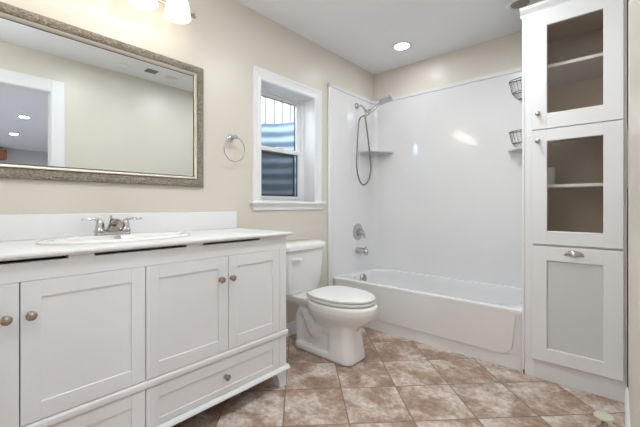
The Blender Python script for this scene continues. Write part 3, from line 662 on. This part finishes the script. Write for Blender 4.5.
# ------------------------------------------------------------------ vanity light
BZ, BX = 2.167, L+.063
SHY = (.885, .7025, .52, .3375, .155)
vl = thing('vanity_light', 'lit bar light with frosted glass shades above the mirror', 'light', (L, .52, 2.10))
bm = nb(); box(bm, L+.001, L+.024, .42, .62, 2.11, 2.225, .006, 3); link('back_plate', bm, M['nickel'], vl, smooth=True)
bm = nb(); tube(bm, [(BX, .035, BZ), (BX, 1.005, BZ)], .009, 12); lathe(bm, (L+.023, .52, BZ), (1, 0, 0), [(0, .018), (.03, .012), (.035, .012)], 16); link('bar', bm, M['nickel'], vl, smooth=True)
for y, s in ((1.004, 1), (.036, -1)):
    bm = nb(); lathe(bm, (BX, y, BZ), (0, s, 0), [(0, .006), (.003, .013), (.010, .015), (.017, .012), (.021, .004), (.0215, .0005)], 16); link('finial', bm, M['nickel'], vl, smooth=True)
for y in SHY:
    x = L+.122
    bm = nb(); tube(bm, smooth_path([(BX, y, BZ), (BX+.03, y, BZ+.035), (x, y, BZ+.065), (x, y, BZ+.045)], 4), .007, 10)
    lathe(bm, (x, y, BZ+.012), (0, 0, 1), [(0, .030), (.006, .032), (.03, .028), (.04, .010)], 20); link('arm', bm, M['nickel'], vl, smooth=True)
    bm = nb(); rr = []
    for h, r in ((.030, .036), (.018, .050), (0, .056), (-.04, .062), (-.080, .069), (-.0815, .0675), (-.079, .066), (-.04, .059), (0, .053), (.018, .047)):
        rr.append([Vector((x+(r+.0006*math.cos(a*36))*math.cos(a), y+(r+.0006*math.cos(a*36))*math.sin(a), BZ+h-.002)) for a in [2*PI*i/72 for i in range(72)]])
    loft(bm, rr, True, True); link('glass_shade', bm, M['shade'], vl, smooth=True)

# ------------------------------------------------------------------ ceiling fittings
def can_light(x, y, label, lit, name='recessed_light', m=None, group=None, cat='recessed light'):
    t = thing(name, label, cat, (x, y, H), group)
    bm = nb(); loft(bm, [circ((x, y, H-.0005), (0, 0, 1), .088, 40), circ((x, y, H-.005), (0, 0, 1), .086, 40), circ((x, y, H-.008), (0, 0, 1), .075, 40), circ((x, y, H-.006), (0, 0, 1), .060, 40), circ((x, y, H-.0005), (0, 0, 1), .058, 40)], False, False); link('trim_ring', bm, M['trim'], t, smooth=True)
    bm = nb()
    if lit: lathe(bm, (x, y, H-.001), (0, 0, -1), [(0, .0575), (.003, .057), (.004, .05), (.0042, .001)], 32); link('lens', bm, m or M['bulb'], t, smooth=True)
    else: lathe(bm, (x, y, H-.0006), (0, 0, -1), [(0, .0575), (.001, .0575), (.0012, .001)], 32); link('baffle', bm, M['can'], t, smooth=True)
    return t
can_light(-1.424, 2.705, 'lit round recessed ceiling light above the bathtub', True, m=M['tubbulb'])
for x, y in ((-.80, 1.0), (-.75, 1.95)):  # two unseen ceiling lamps added to lift the room's brightness
    can_light(x, y, 'lit recessed ceiling light over the open floor, above the picture', True, group='recessed lights over the open floor')
gl = thing('pendant_globe', 'lit opal globe pendant hanging near the doorway, left of the camera', 'ceiling light', (-.78, -.14, 1.85))  # unseen globe on a rod, added to brighten ceiling and walls
bm = nb(); lathe(bm, (-.78, -.14, H-.0005), (0, 0, -1), [(0, .06), (.015, .058), (.03, .03), (.035, .008)], 28); link('canopy', bm, M['nickel'], gl, smooth=True)
bm = nb(); tube(bm, [(-.78, -.14, H-.034), (-.78, -.14, 2.10)], .006, 10); lathe(bm, (-.78, -.14, 2.105), (0, 0, -1), [(0, .012), (.01, .035), (.03, .042)], 24); link('rod', bm, M['nickel'], gl, smooth=True)
bm = nb(); lathe(bm, (-.78, -.14, 2.08), (0, 0, -1), [(.115*(1-math.cos(a)), max(.0005, .125*math.sin(a))) for a in [PI*i/16 for i in range(2, 17)]], 32); link('globe', bm, M['globe'], gl, smooth=True)
can_light(-.508, 2.682, 'unlit recessed ceiling light with grey interior above the tall cabinet', False)
def ceiling_vent(x, y, w_, l_, m, label):
    t = thing('ceiling_vent', label, 'vent', (x, y, H))
    bm = nb(); box(bm, x-w_/2, x+w_/2, y-l_/2, y+l_/2, H-.004, H-.0005, .0015, 1); link('backing', bm, m, t)
    bm = nb()
    for i in range(5):
        xx = x-w_/2+.012+i*(w_-.024)/4; box(bm, xx-.004, xx+.004, y-l_/2+.008, y+l_/2-.008, H-.008, H-.004)
    link('louvre', bm, M['plastic'] if m is not M['dark'] else M['can'], t)
ceiling_vent(-.25, 1.475, .10, .11, M['dark'], 'small dark ceiling vent reflected at the top of the mirror')
ceiling_vent(-.228, 1.69, .10, .13, M['plastic'], 'pale ceiling vent reflected near the mirror top right corner')
bm = nb(); lathe(bm, (-.17, 1.225, H-.0005), (0, 0, -1), [(0, .06), (.012, .06), (.022, .05), (.025, .03), (.0255, .001)], 28); tag(link('smoke_alarm', bm, M['plastic'], smooth=True), 'round white ceiling disc reflected in the top of the mirror', 'ceiling fixture')
# next room's lamps, seen in the mirror through the doorway, then added unseen ones
can_light(3.147, .90, 'lit recessed light in the next room, nearer one in the mirror', True, m=M['hallbulb'], group='recessed lights of the next room')
can_light(4.958, .98, 'lit recessed light in the next room, farther one in the mirror', True, m=M['hallbulb'], group='recessed lights of the next room')
for x, y in ((1.2, -1.2), (1.2, 2.4), (3.1, -1.2)):  # three unseen lamps added for more light from the next room
    can_light(x, y, 'lit recessed light in the next room outside the doorway', True, m=M['hallbulb'], group='recessed lights of the next room')
wc = thing('wall_cabinet', 'brown wooden wall cabinet in the next room, seen in the mirror', 'cabinet', (7.15, .85, 2.15))
bm = nb(); box(bm, 6.95, 7.299, .55, 1.08, 2.14, 2.36, .004); link('body', bm, M['wood'], wc)
bm = nb(); box(bm, 6.93, 6.949, .57, 1.06, 2.155, 2.345, .004); link('door', bm, M['wood'], wc)
